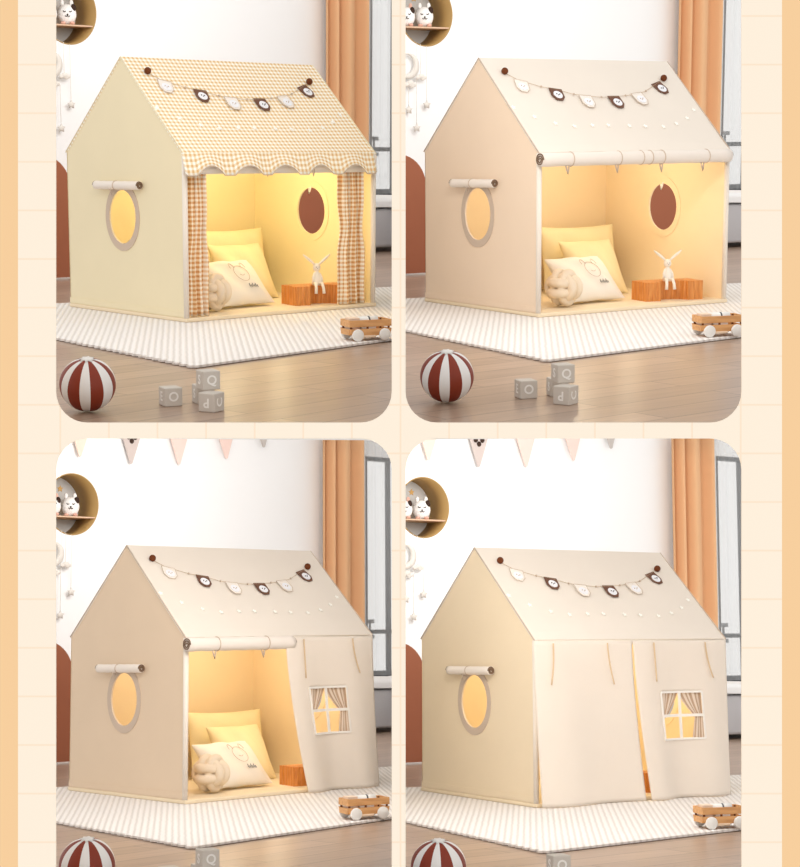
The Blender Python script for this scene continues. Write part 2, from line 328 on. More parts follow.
# ---------------------------------------------------------------- bed, arched boards
M_bed = mat('bed_grey', (196, 194, 196), .9, .1, 60); M_sheet = cloth('bed_linen', (244, 243, 242), .4, 6)
M_terra = mat('terracotta', (172, 106, 78), .75, .03, 30, .04, 4)
def arch_outline(x0, x1, top, r):
    pts = [(x0, 0), (x1, 0)]
    pts += [(x1-r+r*math.cos(a), top-r+r*math.sin(a)) for a in rng(0, PI/2, 12)]
    pts += [(x0+r+r*math.cos(a), top-r+r*math.sin(a)) for a in rng(PI/2, PI, 12)]
    return pts
def furniture(k):
    P = planes(k)
    e = empty('bed', k)
    parts = [obj('bed_frame', nb(4.28, 6.0, 3.62, 4.40, .03, .37, bev=.02), M_bed, e), obj('mattress', nb(4.29, 6.0, 3.66, 4.40, .372, .43, bev=.02), M_sheet, e, True)]
    def bl(u, v):
        x = 4.26+1.7*u; t = v*2.2
        if t < .9: y, z = 3.6-.006*math.sin(u*30), .385+.055*t/.9+.006*math.sin(u*9)
        else: y, z = 3.6+(t-.9)*.6, .452+.012*math.sin(u*14+t*3)
        return (x, y, z)
    parts.append(solid(obj('blanket', surf(bl, rng(0, 1, 40), rng(0, 1, 20)), M_sheet, e, True), .012))
    for x in (4.34, 5.3): parts.append(obj('leg', nb(x, x+.04, 3.68, 3.72, -FZ, .03), M_metal, e))
    bpy.context.view_layer.update()
    for p in parts: clip(p, P[:1])
    for p in parts:
        if not len(p.data.vertices): bpy.data.objects.remove(p)
    tag(e, 'grey bed with white linen by the window behind the '+TENTNAME[k], 'bed', 'beds by the windows')
    a = put(obj('arched_board', plate(arch_outline(.25, 1.197, .86, .236), [], .04, lambda a, b, d: (a, 2.93+d, b)), M_terra), k); clip(a, P)
    tag(a, 'tall terracotta board with a rounded shoulder behind the gable side of the '+TENTNAME[k], 'board', 'terracotta boards')
    if k > 2: return
    a = put(obj('arched_headboard', plate(arch_outline(3.45, 4.02, .72, .2), [], .05, lambda a, b, d: (a, 3.1+d, b)), M_terra), k)
    tag(a, 'terracotta arched board seen through the oval opening of the '+TENTNAME[k], 'board', 'terracotta boards')
for k in ROOM: furniture(k)

# ---------------------------------------------------------------- round wall shelf with toys, mobile, bunting
M_gold = mat('shelf_brown', (176, 142, 88), .6); M_niche = mat('shelf_back_grey', (205, 203, 200), .8)
M_plush = cloth('plush_white', (250, 248, 246), .5, 60); M_dark = mat('dark_brown_felt', (62, 44, 36), .9); M_pink = mat('pink_felt', (226, 178, 160), .9)
M_cloud = cloth('mobile_felt', (226, 220, 212), .3, 40)
def wall_shelf(k):
    P = planes(k)[:1]; cx, cz, r = 2.31, 1.98, .2615; y0 = WY-.004; yb = WY+.30
    e = empty('round_wall_shelf', k, (NX[k], 0, 0))
    bm = bmesh.new(); n = 64
    A = [[bm.verts.new((cx+rr*math.cos(2*PI*i/n), y, cz+rr*math.sin(2*PI*i/n))) for i in range(n)] for rr, y in ((r, y0), (r, yb), (r-.008, yb), (r-.008, y0))]
    for j in range(4):
        for i in range(n): bm.faces.new((A[j][i], A[j][(i+1) % n], A[(j+1) % 4][(i+1) % n], A[(j+1) % 4][i]))
    ps = [obj('ring', bm, M_gold, e, True)]
    ps.append(obj('back_panel', plate(ell(cx, cz, r-.008, r-.008, 48), [], .012, lambda a, b, d: (a, yb-.012+d, b)), M_niche, e))
    ps.append(obj('shelf_board', nb(cx-.232, cx+.232, y0+.01, yb-.012, cz-.112, cz-.100), mat('shelf_pink_wood', (214, 180, 152), .6), e))
    st = bmesh.new(); pts = []
    for i in range(10):
        a = PI/2+i*PI/5; rr = .03 if i % 2 == 0 else .014; pts.append((cx+.06+rr*math.cos(a), cz+.15+rr*math.sin(a)))
    ps.append(obj('star', plate(pts, [], .008, lambda a, b, d: (a, yb-.02+d, b)), mat('star_gold', (214, 170, 104), .6), e))
    bpy.context.view_layer.update()
    for p in ps: clip(p, P)
    tag(e, 'round wall niche with brown inner rim and shelf beside the '+TENTNAME[k], 'shelf', 'round wall shelves')
    for j, (tx, s) in enumerate(((2.375, 1.1), (2.195, 1.05))):
        if k in (1, 3) or True:
            t = empty('plush_toy', k, (tx+NX[k], WY+.13, cz-.098), -.5)
            ball(b := bmesh.new(), (0, 0, .078*s), .062*s, (1.12, .85, 1.22), 20, 14)
            obj('body', b, M_plush, t, True)
            for sx in (-1, 1):
                obj('ear', ball(bmesh.new(), (sx*.034*s, 0, .162*s), .014*s, (1, .6, 1.6)), M_pink if j else M_plush, t, True)
                obj('foot', ball(bmesh.new(), (sx*.034*s, -.045*s, .014), .016*s, (1.2, 1.2, .8)), M_pink, t, True)
            eb = bmesh.new()
            for sx in (-1, 1):
                tube(eb, [(sx*.012*s, -.052*s, .098*s), (sx*.022*s, -.052*s, .092*s), (sx*.032*s, -.047*s, .101*s)], .0038, 6)
                tube(eb, [(0, -.055*s, .066*s), (sx*.009*s, -.055*s, .058*s), (sx*.018*s, -.053*s, .066*s)], .0035, 6)
            ball(eb, (0, -.056*s, .074*s), .006*s); obj('face', eb, M_dark, t, True)
            obj('patch', ball(bmesh.new(), (.046*s, -.02*s, .125*s), .026*s, (.8, .7, 1.1)), M_dark, t, True)
            tag(t, ('whole white plush toy with dark face in the round niche by the ' if j == 0 else 'half-hidden white plush toy in the round niche by the ')+TENTNAME[k], 'toy', 'plush toys on the round shelves')
    # mobile
    m = empty('hanging_mobile', k, (NX[k], 0, 0)); ym = 4.55
    def part(nm, bm, mt=M_cloud): ps2.append(obj(nm, bm, mt, m, True))
    ps2 = []
    pts = [(2.10+.105*math.cos(a), 1.555+.105*math.sin(a)) for a in rng(-PI*.75, PI*.62, 24)]+[(2.075+.082*math.cos(a), 1.57+.082*math.sin(a)) for a in rng(PI*.62, -PI*.75, 24)]
    part('moon', plate(pts, [], .02, lambda a, b, d: (a, ym+d, b)))
    def cloud(x, z, s):
        b = bmesh.new()
        for dx, dz, r_ in ((-.03, 0, .02), (0, .008, .026), (.03, 0, .018), (.012, -.006, .02)): ball(b, (x+dx*s, ym, z+dz*s), r_*s, (1, .5, .8))
        return b
    def starp(x, z, s):
        p = []
        for i in range(10):
            a = PI/2+i*PI/5; rr = (.032 if i % 2 == 0 else .017)*s; p.append((x+rr*math.cos(a), z+rr*math.sin(a)))
        return plate(p, [], .014, lambda a, b, d: (a, ym+d, b))
    for x, z, s in ((2.223, 1.463, 1.1), (2.114, 1.404, 1.3)): part('cloud', cloud(x, z, s))
    for x, z in ((2.282, 1.241), (2.181, 1.051), (2.103, 1.199)): part('star', starp(x, z, 1.15))
    sb = bmesh.new()
    for x, z0, z1 in ((2.223, 1.463, 1.735), (2.282, 1.241, 1.722), (2.181, 1.051, 1.745), (2.103, 1.199, 1.40), (2.10, 1.64, 1.76)): tube(sb, [(x, ym+.01, z0), (x, ym+.01, z1)], .0022, 5)
    part('string', sb, M_cloud)
    bpy.context.view_layer.update()
    for p in ps2: clip(p, P)
    for p in ps2:
        if not len(p.data.vertices): bpy.data.objects.remove(p)
    tag(m, 'cream moon and star mobile hanging from the round shelf by the '+TENTNAME[k], 'mobile', 'hanging mobiles')
for k in ROOM: wall_shelf(k)
M_fl = [mat('flag_blush', (240, 214, 198), .9), mat('flag_taupe', (204, 190, 184), .9), mat('flag_rose', (240, 212, 202), .9), mat('flag_grey', (196, 188, 182), .9)]
for k in (3, 4):
    e = empty('wall_bunting', k); tips = [(2.304, 2.38, 0), (2.826, 2.35, 1), (3.34, 2.376, 2), (3.873, 2.46, 2), (4.312, 2.592, 3)]
    sp = []
    for i, (x, z, c) in enumerate(tips):
        z1 = z+.42; sl = (0, .0, .03, .05, .06)[i]
        f = obj('pennant', plate([(x-.155, z1-sl), (x+.155, z1+sl), (x+.012, z+.006), (x, z), (x-.012, z+.006)], [], .012, lambda a, b, d: (a, WY-.05+d, b)), M_fl[c], e)
        sp += [(x-.155, WY-.044, z1-sl), (x+.155, WY-.044, z1+sl)]
        if i in (1, 3):
            b = bmesh.new(); zz = z+.235 if i == 1 else z+.30
            for a in range(4): ball(b, (x+.035*math.cos(a*PI/2), WY-.054, zz+.035*math.sin(a*PI/2)), .024, (1, .2, 1), 10, 6)
            obj('flower_motif', b, M_dark, f, True)
    sp = [(1.9, WY-.044, 2.87)]+sp+[(4.75, WY-.044, 3.12)] if False else sp
    obj('string', tube(bmesh.new(), sp, .005, 6), M_rope, e)
    tag(e, 'blush and taupe triangular bunting on the wall above the '+TENTNAME[k], 'bunting', 'wall buntings')

# ---------------------------------------------------------------- rug
def rug(k):
    A, D, Cc, B = Vector((-1.02, -1.44)), Vector((2.75, -.965)), Vector((2.85, .82)), Vector((-.742, 1.51))
    def toothed(p, q, step, amp):
        n = int((q-p).length/step); d = (q-p).normalized(); nn = Vector((-d.y, d.x)); out = []
        for i in range(n):
            b = p+(q-p)*i/n
            out += [b, b+(q-p)*.30/n+nn*amp*-1, b+(q-p)*.62/n+nn*amp*-1]
        return out
    pts = toothed(A, D, .1, .0)+toothed(D, Cc, .05, .0)+toothed(Cc, B, .05, .0)+toothed(B, A, .06, .028)
    seen = []
    for p in pts:
        if not seen or (p-seen[-1]).length > 1e-4: seen.append(p)
    rb = []
    o = put(obj('rug', plate([tuple(p) for p in seen], [], .0100, lambda a, b, d: (a, b, d-.0102)), M_rug), k); clip(o, planes(k))
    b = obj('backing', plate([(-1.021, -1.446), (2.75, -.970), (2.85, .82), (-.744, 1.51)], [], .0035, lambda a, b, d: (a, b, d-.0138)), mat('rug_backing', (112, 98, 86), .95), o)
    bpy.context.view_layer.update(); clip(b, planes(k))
    tag(o, 'ribbed off-white rug with toothed edge under the '+TENTNAME[k], 'rug', 'ribbed rugs')
for k in ROOM: rug(k)
RZ = .0

# ---------------------------------------------------------------- beach ball
def beach_ball():
    e = bpy.data.objects.new('striped_ball', None); C.objects.link(e)
    bm = bmesh.new(); ball(bm, (0, 0, 0), .104, (1, 1, .97), 64, 32)
    for f in bm.faces:
        c = f.calc_center_median(); a = math.atan2(c.y, c.x)+.22; f.material_index = int(((a % (2*PI))/(2*PI))*14) % 2
    obj('body', bm, None, e, True, mats=[mat('ball_brown', (134, 52, 32), .45), mat('ball_white', (236, 234, 232), .45)])
    s = []
    for i in range(16):
        a = i*PI/8; rr = .030 if i % 2 == 0 else .017; s.append((rr*math.cos(a), rr*math.sin(a)))
    obj('star_cap', plate(s, [], .006, lambda a, b, d: (a, b, .0992+d-(a*a+b*b)*4.5)), M_white, e, True)
    return e
proto = beach_ball()
for i, k in enumerate(ROOM):
    o = proto if i == 0 else copy_tree(proto)
    o.matrix_world = ROOM[k] @ Matrix.Translation((-2.048, -2.128, .1035-FZ)) @ Matrix.Rotation(.24, 4, Vector((.84, -.54, 0)))
    tag(o, 'brown and white striped ball on the floor in front of the '+TENTNAME[k], 'ball', 'striped balls')

# ---------------------------------------------------------------- letter blocks
def letter(ch, face, par, s=.05, rot=0):
    cu = bpy.data.curves.new('letter', 'FONT'); cu.body = ch; cu.size = s; cu.extrude = .0008; cu.align_x = 'CENTER'; cu.align_y = 'CENTER'; cu.resolution_u = 4; cu.offset = .0010
    t = bpy.data.objects.new('t', cu); C.objects.link(t); dg = bpy.context.evaluated_depsgraph_get(); dg.update()
    me = bpy.data.meshes.new_from_object(t.evaluated_get(dg)); bpy.data.objects.remove(t)
    o = bpy.data.objects.new('letter', me); me.materials.clear(); me.materials.append(M_letter); C.objects.link(o); o.parent = par
    F = Matrix.Translation((0, -.0362, .036)) @ Matrix.Rotation(PI/2, 4, 'X') if face == 'front' else Matrix.Translation((-.0362, 0, .036)) @ Matrix.Rotation(-PI/2, 4, 'Z') @ Matrix.Rotation(PI/2, 4, 'X')
    o.matrix_local = F @ Matrix.Rotation(rot, 4, 'Z'); return o
def block(front, side, rf=0, rs=0):
    e = bpy.data.objects.new('letter_block', None); C.objects.link(e)
    obj('cube_body', nb(-.036, .036, -.036, .036, 0, .072, bev=.004), M_block, e)
    for ch, fc, r in ((front, 'front', rf), (side, 'side', rs)):
        if ch: letter(ch, fc, e, rot=r)
    return e
BL = [(('O', 'E'), (-1.726, -2.205, 0), -17, 'grey toy block with the letter O lying alone before the '),
      (('C', 'P', PI/2, PI), (-1.693, -2.417, 0), 20.6, 'lower front toy block of the stack, sideways letters, before the '),
      ((None, 'S'), (-1.592, -2.235, 0), -20, 'lower back toy block, mostly hidden, in the stack before the '),
      (('Q', 'S'), (-1.652, -2.345, .0722), -15, 'grey toy block with letter Q topping the stack before the ')]
for args, loc, rz, lb in BL:
    p = block(*args)
    for i, k in enumerate(ROOM):
        o = p if i == 0 else copy_tree(p)
        put(o, k, (loc[0], loc[1], loc[2]-FZ), math.radians(rz)); tag(o, lb+TENTNAME[k], 'toy block', 'letter blocks')

# ---------------------------------------------------------------- toy wagon with its load
def wagon():
    e = bpy.data.objects.new('toy_wagon', None); C.objects.link(e)
    w_ = .055; x0, x1 = -.040, .190
    lower = [(x0+.02, .022), (x1-.02, .022), (x1-.004, .036), (x1, .056), (x0, .056), (x0+.004, .036)]
    for s in (-1, 1):
        obj('side_plank', plate(lower, [], .008, lambda a, b, d: (a, s*w_+d-.004, b+.004)), M_oak, e)
        obj('side_plank', nb(x0, x1, s*w_-.004, s*w_+.004, .070, .104, bev=.002), M_oak, e)
        for x in (x0+.006, .057, x1-.016): obj('post', nb(x, x+.010, s*(w_-.008)-.003, s*(w_-.008)+.003, .03, .100), mat('wagon_dark_wood', (120, 66, 34), .6), e)
    for x in (x0, x1-.008):
        obj('end_plank', nb(x, x+.008, -w_+.004, w_-.004, .030, .058), M_oak, e); obj('end_plank', nb(x, x+.008, -w_+.004, w_-.004, .070, .104), M_oak, e)
    obj('bed_plank', nb(x0+.008, x1-.008, -w_+.004, w_-.004, .030, .038), M_oak, e)
    for x in (0, .148):
        obj('axle', tube(bmesh.new(), [(x, -w_-.006, .0305), (x, w_+.006, .0305)], .006), M_oak, e)
        for s in (-1, 1): obj('wheel', tube(bmesh.new(), [(x, s*(w_+.006), .0305), (x, s*(w_+.009), .0305), (x, s*(w_+.019), .0305), (x, s*(w_+.021), .0305)], [.026, .030, .030, .027], 28), M_white, e, True)
    obj('tow_rod', tube(bmesh.new(), [(.03, -w_-.004, .022), (.10, -w_-.004, .022)], .006), mat('pale_wood', (232, 206, 178), .6), e)
    return e
p = wagon()
WL, WR = (.145, -1.185, RZ), -.31
WM = Matrix.Translation(WL) @ Matrix.Rotation(WR, 4, 'Z')
lb1 = obj('pale_wood_block', nb(-.028, .028, -.030, .030, 0, .074, bev=.003), mat('pale_block', (236, 212, 190), .7))
lb2 = bpy.data.objects.new('white_roller_toy', None); C.objects.link(lb2)
obj('roller_body', tube(bmesh.new(), [(-.05, 0, .055), (.05, 0, .055)], .022, 20), M_white, lb2, True); obj('roller_body', tube(bmesh.new(), [(-.002, 0, .055), (.006, 0, .055)], .0232, 20), M_metal, lb2, True)
lb2.children[1].name = 'dark_band'
obj('stand', nb(-.04, .04, -.015, .015, 0, .036), M_white, lb2)
for i, k in enumerate(ROOM):
    o = p if i == 0 else copy_tree(p); put(o, k, WL, WR); tag(o, 'small wooden toy wagon with white wheels on the rug beside the '+TENTNAME[k], 'toy wagon', 'toy wagons')
    a = lb1 if i == 0 else copy_tree(lb1); a.matrix_world = ROOM[k] @ WM @ Matrix.Translation((.002, .006, .0392)); tag(a, 'pale wooden block lying in the toy wagon by the '+TENTNAME[k], 'toy block', 'pale blocks in the wagons')
    b = lb2 if i == 0 else copy_tree(lb2); b.matrix_world = ROOM[k] @ WM @ Matrix.Translation((.088, .008, .0386)); tag(b, 'white roller toy with dark band in the toy wagon by the '+TENTNAME[k], 'toy', 'white rollers in the wagons')

# ---------------------------------------------------------------- play tents
W, D, HE, HA = 1.403, 1.127, .90, 1.427
SL = math.hypot(D/2, HA-HE); CA, SA = D/2/SL, (HA-HE)/SL
def rp(x, s, h=0): return (x-.024, (s-.03)*CA-h*SA, HE+(s-.03)*SA+h*CA)      # a point on the front roof slope
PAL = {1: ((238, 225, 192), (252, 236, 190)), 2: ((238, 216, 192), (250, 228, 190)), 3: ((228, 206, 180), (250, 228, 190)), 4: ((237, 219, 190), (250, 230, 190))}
M_roof = cloth('roof_cream', (234, 224, 212), .12, 6); M_trimc = cloth('trim_greige', (205, 186, 168), .1, 30); M_post = cloth('post_cloth', (238, 228, 216), .1, 20)
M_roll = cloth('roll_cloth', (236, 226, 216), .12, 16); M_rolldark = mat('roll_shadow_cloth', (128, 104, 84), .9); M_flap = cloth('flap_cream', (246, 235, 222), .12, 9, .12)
M_mat = cloth('mat_cream', (240, 222, 192), .1, 12); M_pom = mat('pom_brown', (110, 58, 30), .95, .6, 200); M_bunting = mat('pennant_brown', (112, 78, 62), .9); M_pwhite = mat('pennant_white', (240, 232, 223), .9)
M_dot = mat('star_patch_white', (255, 252, 244), .9); M_yel = gingham('gingham_yellow', (255, 251, 242), (222, 184, 132), (243, 224, 192), .0285); M_gc = gingham('gingham_curtain', (252, 240, 224), (212, 154, 98), (238, 206, 166), .025)
def tie(parent, x, y, z, ln=.045, name='tie'):
    return obj(name, tube(bmesh.new(), [(x-.008, y, z), (x-.006, y-.006, z-ln*.5), (x, y-.006, z-ln), (x+.006, y-.006, z-ln*.5), (x+.008, y, z)], .0028, 5), M_trimc, parent, True)
def roll(parent, p0, p1, r, bands, name='rolled_cloth'):
    p0, p1 = Vector(p0), Vector(p1); n = 24
    pts = [p0.lerp(p1, i/(n-1)) for i in range(n)]
    rad = [r*(1+.03*math.sin(i*1.7)) for i in range(n)]
    o = obj(name, tube(bmesh.new(), pts, rad, 20), M_roll, parent, True)
    d = (p1-p0).normalized()
    for e_, s in ((p0, -1), (p1, 1)):
        up = Vector((0, 0, 1)); sd = d.cross(up).normalized()
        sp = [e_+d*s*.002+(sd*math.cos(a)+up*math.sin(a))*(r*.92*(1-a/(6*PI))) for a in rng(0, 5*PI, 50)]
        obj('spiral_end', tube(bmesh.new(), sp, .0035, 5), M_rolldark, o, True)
    for t in bands:
        c = p0.lerp(p1, t); up = Vector((0, 0, 1)); sd = d.cross(up).normalized()
        obj('strap', tube(bmesh.new(), [c+(sd*math.cos(a)+up*math.sin(a))*(r*1.04) for a in rng(0, 2*PI, 25)[:-1]], .0028, 6, closed=True), M_trimc, o, True)
    return o
def pennant(parent, x, s, dark, tilt, k):
    w2, h = .043, .10
    c, sn = math.cos(tilt), math.sin(tilt)
    def P(a, b, d): return rp(x+a*c-b*sn, s+a*sn+b*c, .004+d)
    body = [(-w2, h/2), (w2, h/2), (w2, -h*.18), (w2*.45, -h*.5), (-w2*.45, -h*.5), (-w2, -h*.18)]
    pn = obj('pennant', plate(body, [], .003, P), M_bunting if dark else M_pwhite, parent)
    if not dark: pn['label'] = 'white pennant with thin beige outline'
    else: pn['label'] = 'brown pennant with white oval'
    fc = [(1.0*math.cos(a)*w2*.68, -h*.06+math.sin(a)*h*.30) for a in rng(0, 2*PI, 17)[:-1]]
    f = obj('oval_patch', plate(fc, [], .003, lambda a, b, d: P(a, b, d+.0035)), mat('patch_pale', (240, 240, 244), .9), pn)
    fm = bmesh.new()
    for dx in (-.010, .010): ball(fm, P(dx, -.004, .009), .0035, u=6, v=4)
    ball(fm, P(0, -.012, .009), .003, u=6, v=4); obj('face_motif', fm, M_dark if dark else M_trimc, f)
    if not dark:
        ol = body+[body[0]]; obj('outline', tube(bmesh.new(), [P(a, b, .0035) for a, b in body], .002, 4, closed=True), M_trimc, pn)
def roof_garland(e, k):
    g = obj('garland_string', tube(bmesh.new(), [rp(x, s, .006) for x, s in ((.13, .677), (.2, .615), (.33, .561), (.413, .545), (.53, .499), (.602, .487), (.72, .475), (.816, .480), (.909, .49), (1.011, .505), (1.09, .531), (1.2, .59), (1.288, .635))], .0014, 5), M_rope, e)
    for x, s in ((.13, .677), (1.288, .635)): obj('pompom', ball(bmesh.new(), rp(x, s, .018), .020), M_pom, e, True)
    for i, (x, s) in enumerate(((.2, .565), (.413, .498), (.602, .440), (.816, .437), (1.011, .464), (1.228, .559))):
        pennant(e, x, s, i in (1, 3, 5), (-.25, -.18, -.08, .02, .16, .35)[i], k)
    for x, s in ((.33, .561), (.53, .499), (.72, .475), (.909, .49), (1.09, .531)): obj('bead', ball(bmesh.new(), rp(x, s, .008), .0065, u=8, v=6), M_trimc, e, True)
    for x, s in ((.045, .392), (.149, .315), (.267, .261), (.387, .236), (.521, .243), (.637, .243), (.79, .238), (.907, .233), (1.041, .228), (1.157, .253), (1.269, .30), (1.377-.01, .37)):
        p = [(x+(.018 if i % 2 == 0 else .009)*math.cos(PI/2+i*PI/5), s+(.018 if i % 2 == 0 else .009)*math.sin(PI/2+i*PI/5)) for i in range(10)]
        obj('star_patch', plate(p, [], .002, lambda a, b, d: rp(a, b, d+.003)), M_dot, e)
def door_flap(e, xt0, xt1, xb0, xb1, win, zb, y0=-.035, seed=0, folds=3):
    """hanging cloth panel with an optional cut window (x0, x1, z0, z1)"""
    zt = HE-.004
    us = rng(0, 1, 49); vs = rng(0, 1, 40)
    def X(u, v): q = (1-v)**1.5; return (xt0+(xt1-xt0)*u)*(1-q)+(xb0+(xb1-xb0)*u)*q
    def Y(u, v): q = 1-v; return y0-.030*q*math.sin(u*PI*folds+seed)-.012*q-.006*math.sin(u*9+seed)
    def fn(u, v): return (X(u, v), Y(u, v), zb+(zt-zb)*v)
    sk = None
    if win:
        wx0, wx1, wz0, wz1 = win
        v0, v1 = (wz0-zb)/(zt-zb), (wz1-zb)/(zt-zb); vm = (v0+v1)/2
        uu = lambda x, v: min(us2, key=lambda u: abs(X(u, v)-x))
        us2 = us; u0, u1 = uu(wx0, vm), uu(wx1, vm)
        vs = sorted(set([v for v in vs if abs(v-v0) > .012 and abs(v-v1) > .012]+[v0, v1]))
        sk = lambda u, v: u0 < u < u1 and v0 < v < v1
    fl = solid(obj('door_flap', surf(fn, us, vs, sk), M_flap, e, True), .004)
    if win:
        f3 = lambda u, v, d=.006: Vector(fn(u, v))+Vector((0, -d, 0)); um = (u0+u1)/2
        fr = bmesh.new()
        def strip(a, b, wd):
            pts = [f3(a[0]+(b[0]-a[0])*t, a[1]+(b[1]-a[1])*t) for t in rng(0, 1, 8)]
            d = (pts[-1]-pts[0]).normalized(); s = Vector((0, 0, 1)) if abs(d.x) > .5 else Vector((1, 0, 0))
            for i in range(7):
                vs_ = [fr.verts.new(p+s*q*wd+Vector((0, dy, 0))) for p in (pts[i], pts[i+1]) for q in (-1, 1) for dy in (-.003, .003)]
                for ids in ((0, 2, 6, 4), (1, 5, 7, 3), (0, 4, 5, 1), (2, 3, 7, 6), (0, 1, 3, 2), (4, 6, 7, 5)): fr.faces.new([vs_[j] for j in ids])
        for a, b in (((u0, v0), (u1, v0)), ((u0, v1), (u1, v1)), ((u0, v0), (u0, v1)), ((u1, v0), (u1, v1))): strip(a, b, .006)
        strip((um, v0), (um, v1), .009); strip((u0, vm), (u1, vm), .008)
        obj('window_frame', fr, mat('frame_white_cloth', (246, 240, 232), .9), fl)
        Mst = MAT.get('stripe_curtain') or gingham('stripe_curtain', (232, 214, 196), (150, 112, 88), (196, 166, 140), .016)
        for sgn in (0, 1):
            a, b = (u0, um) if sgn == 0 else (um, u1)
            def cf(s, t, a=a, b=b, sgn=sgn):            # upper half, gathered to the outside
                v = v1-(v1-vm)*.98*t; wdt = 1-.62*t**1.3
                u = a+(b-a)*s*wdt if sgn == 0 else b-(b-a)*(1-s)*wdt
                return tuple(f3(u, v, -.006-.004*math.sin(s*16)))
            obj('curtain', surf(cf, rng(0, 1, 20), rng(0, 1, 10), uvf=lambda s, t: (s*.08, 0)), Mst, fl, True)
        def cf2(s, t):
            v = vm-(vm-v0)*.98*t; wdt = .30+.16*t
            return tuple(f3(u1-(u1-um)*(1-s)*wdt, v, -.006-.003*math.sin(s*12)))
        obj('curtain', surf(cf2, rng(0, 1, 12), rng(0, 1, 8), uvf=lambda s, t: (s*.06, 0)), Mst, fl, True)
    return fl, fn
def cord(e, x, y, z0, z1, sway):
    return obj('tie_cord', tube(bmesh.new(), [(x+sway*t*t, y-.004-.02*t, z0+(z1-z0)*t) for t in rng(0, 1, 8)], .0042, 5), mat('cord_tan', (222, 194, 158), .9), e, True)
def tent(k):
    e = empty('play_tent', k, (0, 0, RZ)); out, inn = PAL[k]
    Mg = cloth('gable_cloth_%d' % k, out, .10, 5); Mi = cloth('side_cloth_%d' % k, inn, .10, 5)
    gz = .022
    gable = [(0, gz), (D, gz), (D, HE), (D/2, HA), (0, HE)]
    oy, oz, ry, rz = .575, .550, .128, .150
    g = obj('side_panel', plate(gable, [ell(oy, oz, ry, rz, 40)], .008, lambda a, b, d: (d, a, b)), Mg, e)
    obj('window_trim', plate(ell(oy, oz, ry+.036, rz+.042, 40), [ell(oy, oz, ry, rz, 40)], .004, lambda a, b, d: (-.004+d, a, b)), M_trimc, g)
    obj('hem', nb(-.004, 0, .0, D, gz+.004, gz+.035), Mg, g)
    rl = roll(g, (-.030, .790, .722), (-.026, .375, .728), .024, (.47,), 'rolled_shade')
    tie(rl, -.034, .0, .0) if False else obj('tie', tube(bmesh.new(), [(-.05, .63, .705), (-.038, .625, .665), (-.03, .618, .700)], .003, 5), M_trimc, rl, True)
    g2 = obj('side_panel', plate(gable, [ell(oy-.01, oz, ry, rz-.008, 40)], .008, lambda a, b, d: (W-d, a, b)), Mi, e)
    obj('window_trim', plate(ell(oy-.01, oz, ry+.036, rz+.036, 40), [ell(oy-.01, oz, ry, rz-.008, 40)], .004, lambda a, b, d: (W-.012+d, a, b)), Mi, g2)
    obj('rolled_shade', tube(bmesh.new(), [(W+.03, .33, .725), (W+.03, .81, .725)], .028, 16), M_roll, g2, True)
    obj('tie', tube(bmesh.new(), [(W-.014, .56, .70), (W-.022, .565, .665), (W-.018, .575, .655), (W-.014, .58, .69)], .005, 6), M_dot, g2, True)
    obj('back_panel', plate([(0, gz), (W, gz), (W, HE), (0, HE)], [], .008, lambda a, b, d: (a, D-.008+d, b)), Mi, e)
    # roof: two slopes in one sheet, small overhang
    ov = .003
    if k == 1:
        th = .004
    def rf(u, v):   # v 0..1 front eave to ridge, 1..2 ridge to back eave
        s = v if v <= 1 else 2-v; y = s*D/2 if v <= 1 else D-s*D/2
        z = HE+s*(HA-HE)-.010*math.sin(PI*s)*math.sin(PI*u)
        return (-ov+(W+2*ov)*u, y+(-.006 if v == 0 else .006 if v == 2 else 0), z+.004)
    vs = rng(0, 1, 13)+rng(1, 2, 13)[1:]
    r_ = obj('roof', surf(rf, rng(0, 1, 25), vs, uvf=lambda u, v: (u*(W+2*ov), v*SL)), M_yel if k == 1 else M_roof, e); solid(r_, .008, -1)
    for x in (-ov, W+ov): obj('edge_piping', tube(bmesh.new(), [(x, -.006, HE+.002), (x, D/2, HA+.002), (x, D+.006, HE+.002)], .004, 6), M_trimc if k != 1 else Mg, r_, True)
    # frame posts and sills
    for x in (.008, W-.008): obj('post', tube(bmesh.new(), [(x, .004, gz), (x, .004, HE)], .015, 14), M_post, e, True)
    obj('top_rail', tube(bmesh.new(), [(0, .004, HE-.012), (W, .004, HE-.012)], .014, 12), M_post, e, True)
    obj('floor_mat', nb(-.006, W+.006, -.014, D+.006, 0, gz, bev=.006), M_mat, e)
    roof_garland(e, k)
    if k == 1:
        # scalloped gingham valance over a cream scalloped lining
        def scal(x, lo, hi): t = abs(((x-.151)/.2625+.5) % 1-.5)/.36; return lo if t > 1 else lo+(hi-lo)*math.cos(PI/2*t)**.8
        def val(u, v):
            x = -.022+(W+.0)*u; zb = scal(x, .790, .842); return (x, -.012-.035*(1-v)-.006*math.sin(u*24), zb+(HE+.012-zb)*v)
        o = solid(obj('valance', surf(val, rng(0, 1, 121), rng(0, 1, 6), uvf=lambda u, v: (u*W, .12*v)), M_yel, e, True), .004)
        def val2(u, v): x = -.005+(W+.01)*u; zb = .797; return (x, -.006, zb+(HE-zb)*v)
        solid(obj('valance_lining', surf(val2, rng(0, 1, 30), rng(0, 1, 4)), M_roll, e, True), .004)
        obj('valance_piping', tube(bmesh.new(), [Vector(val(u, 0))+Vector((0, -.002, 0)) for u in rng(0, 1, 121)], .0028, 5), M_trimc, o, True)
        for x in (.56, .90): tie(e, x, -.02, .83, .05)
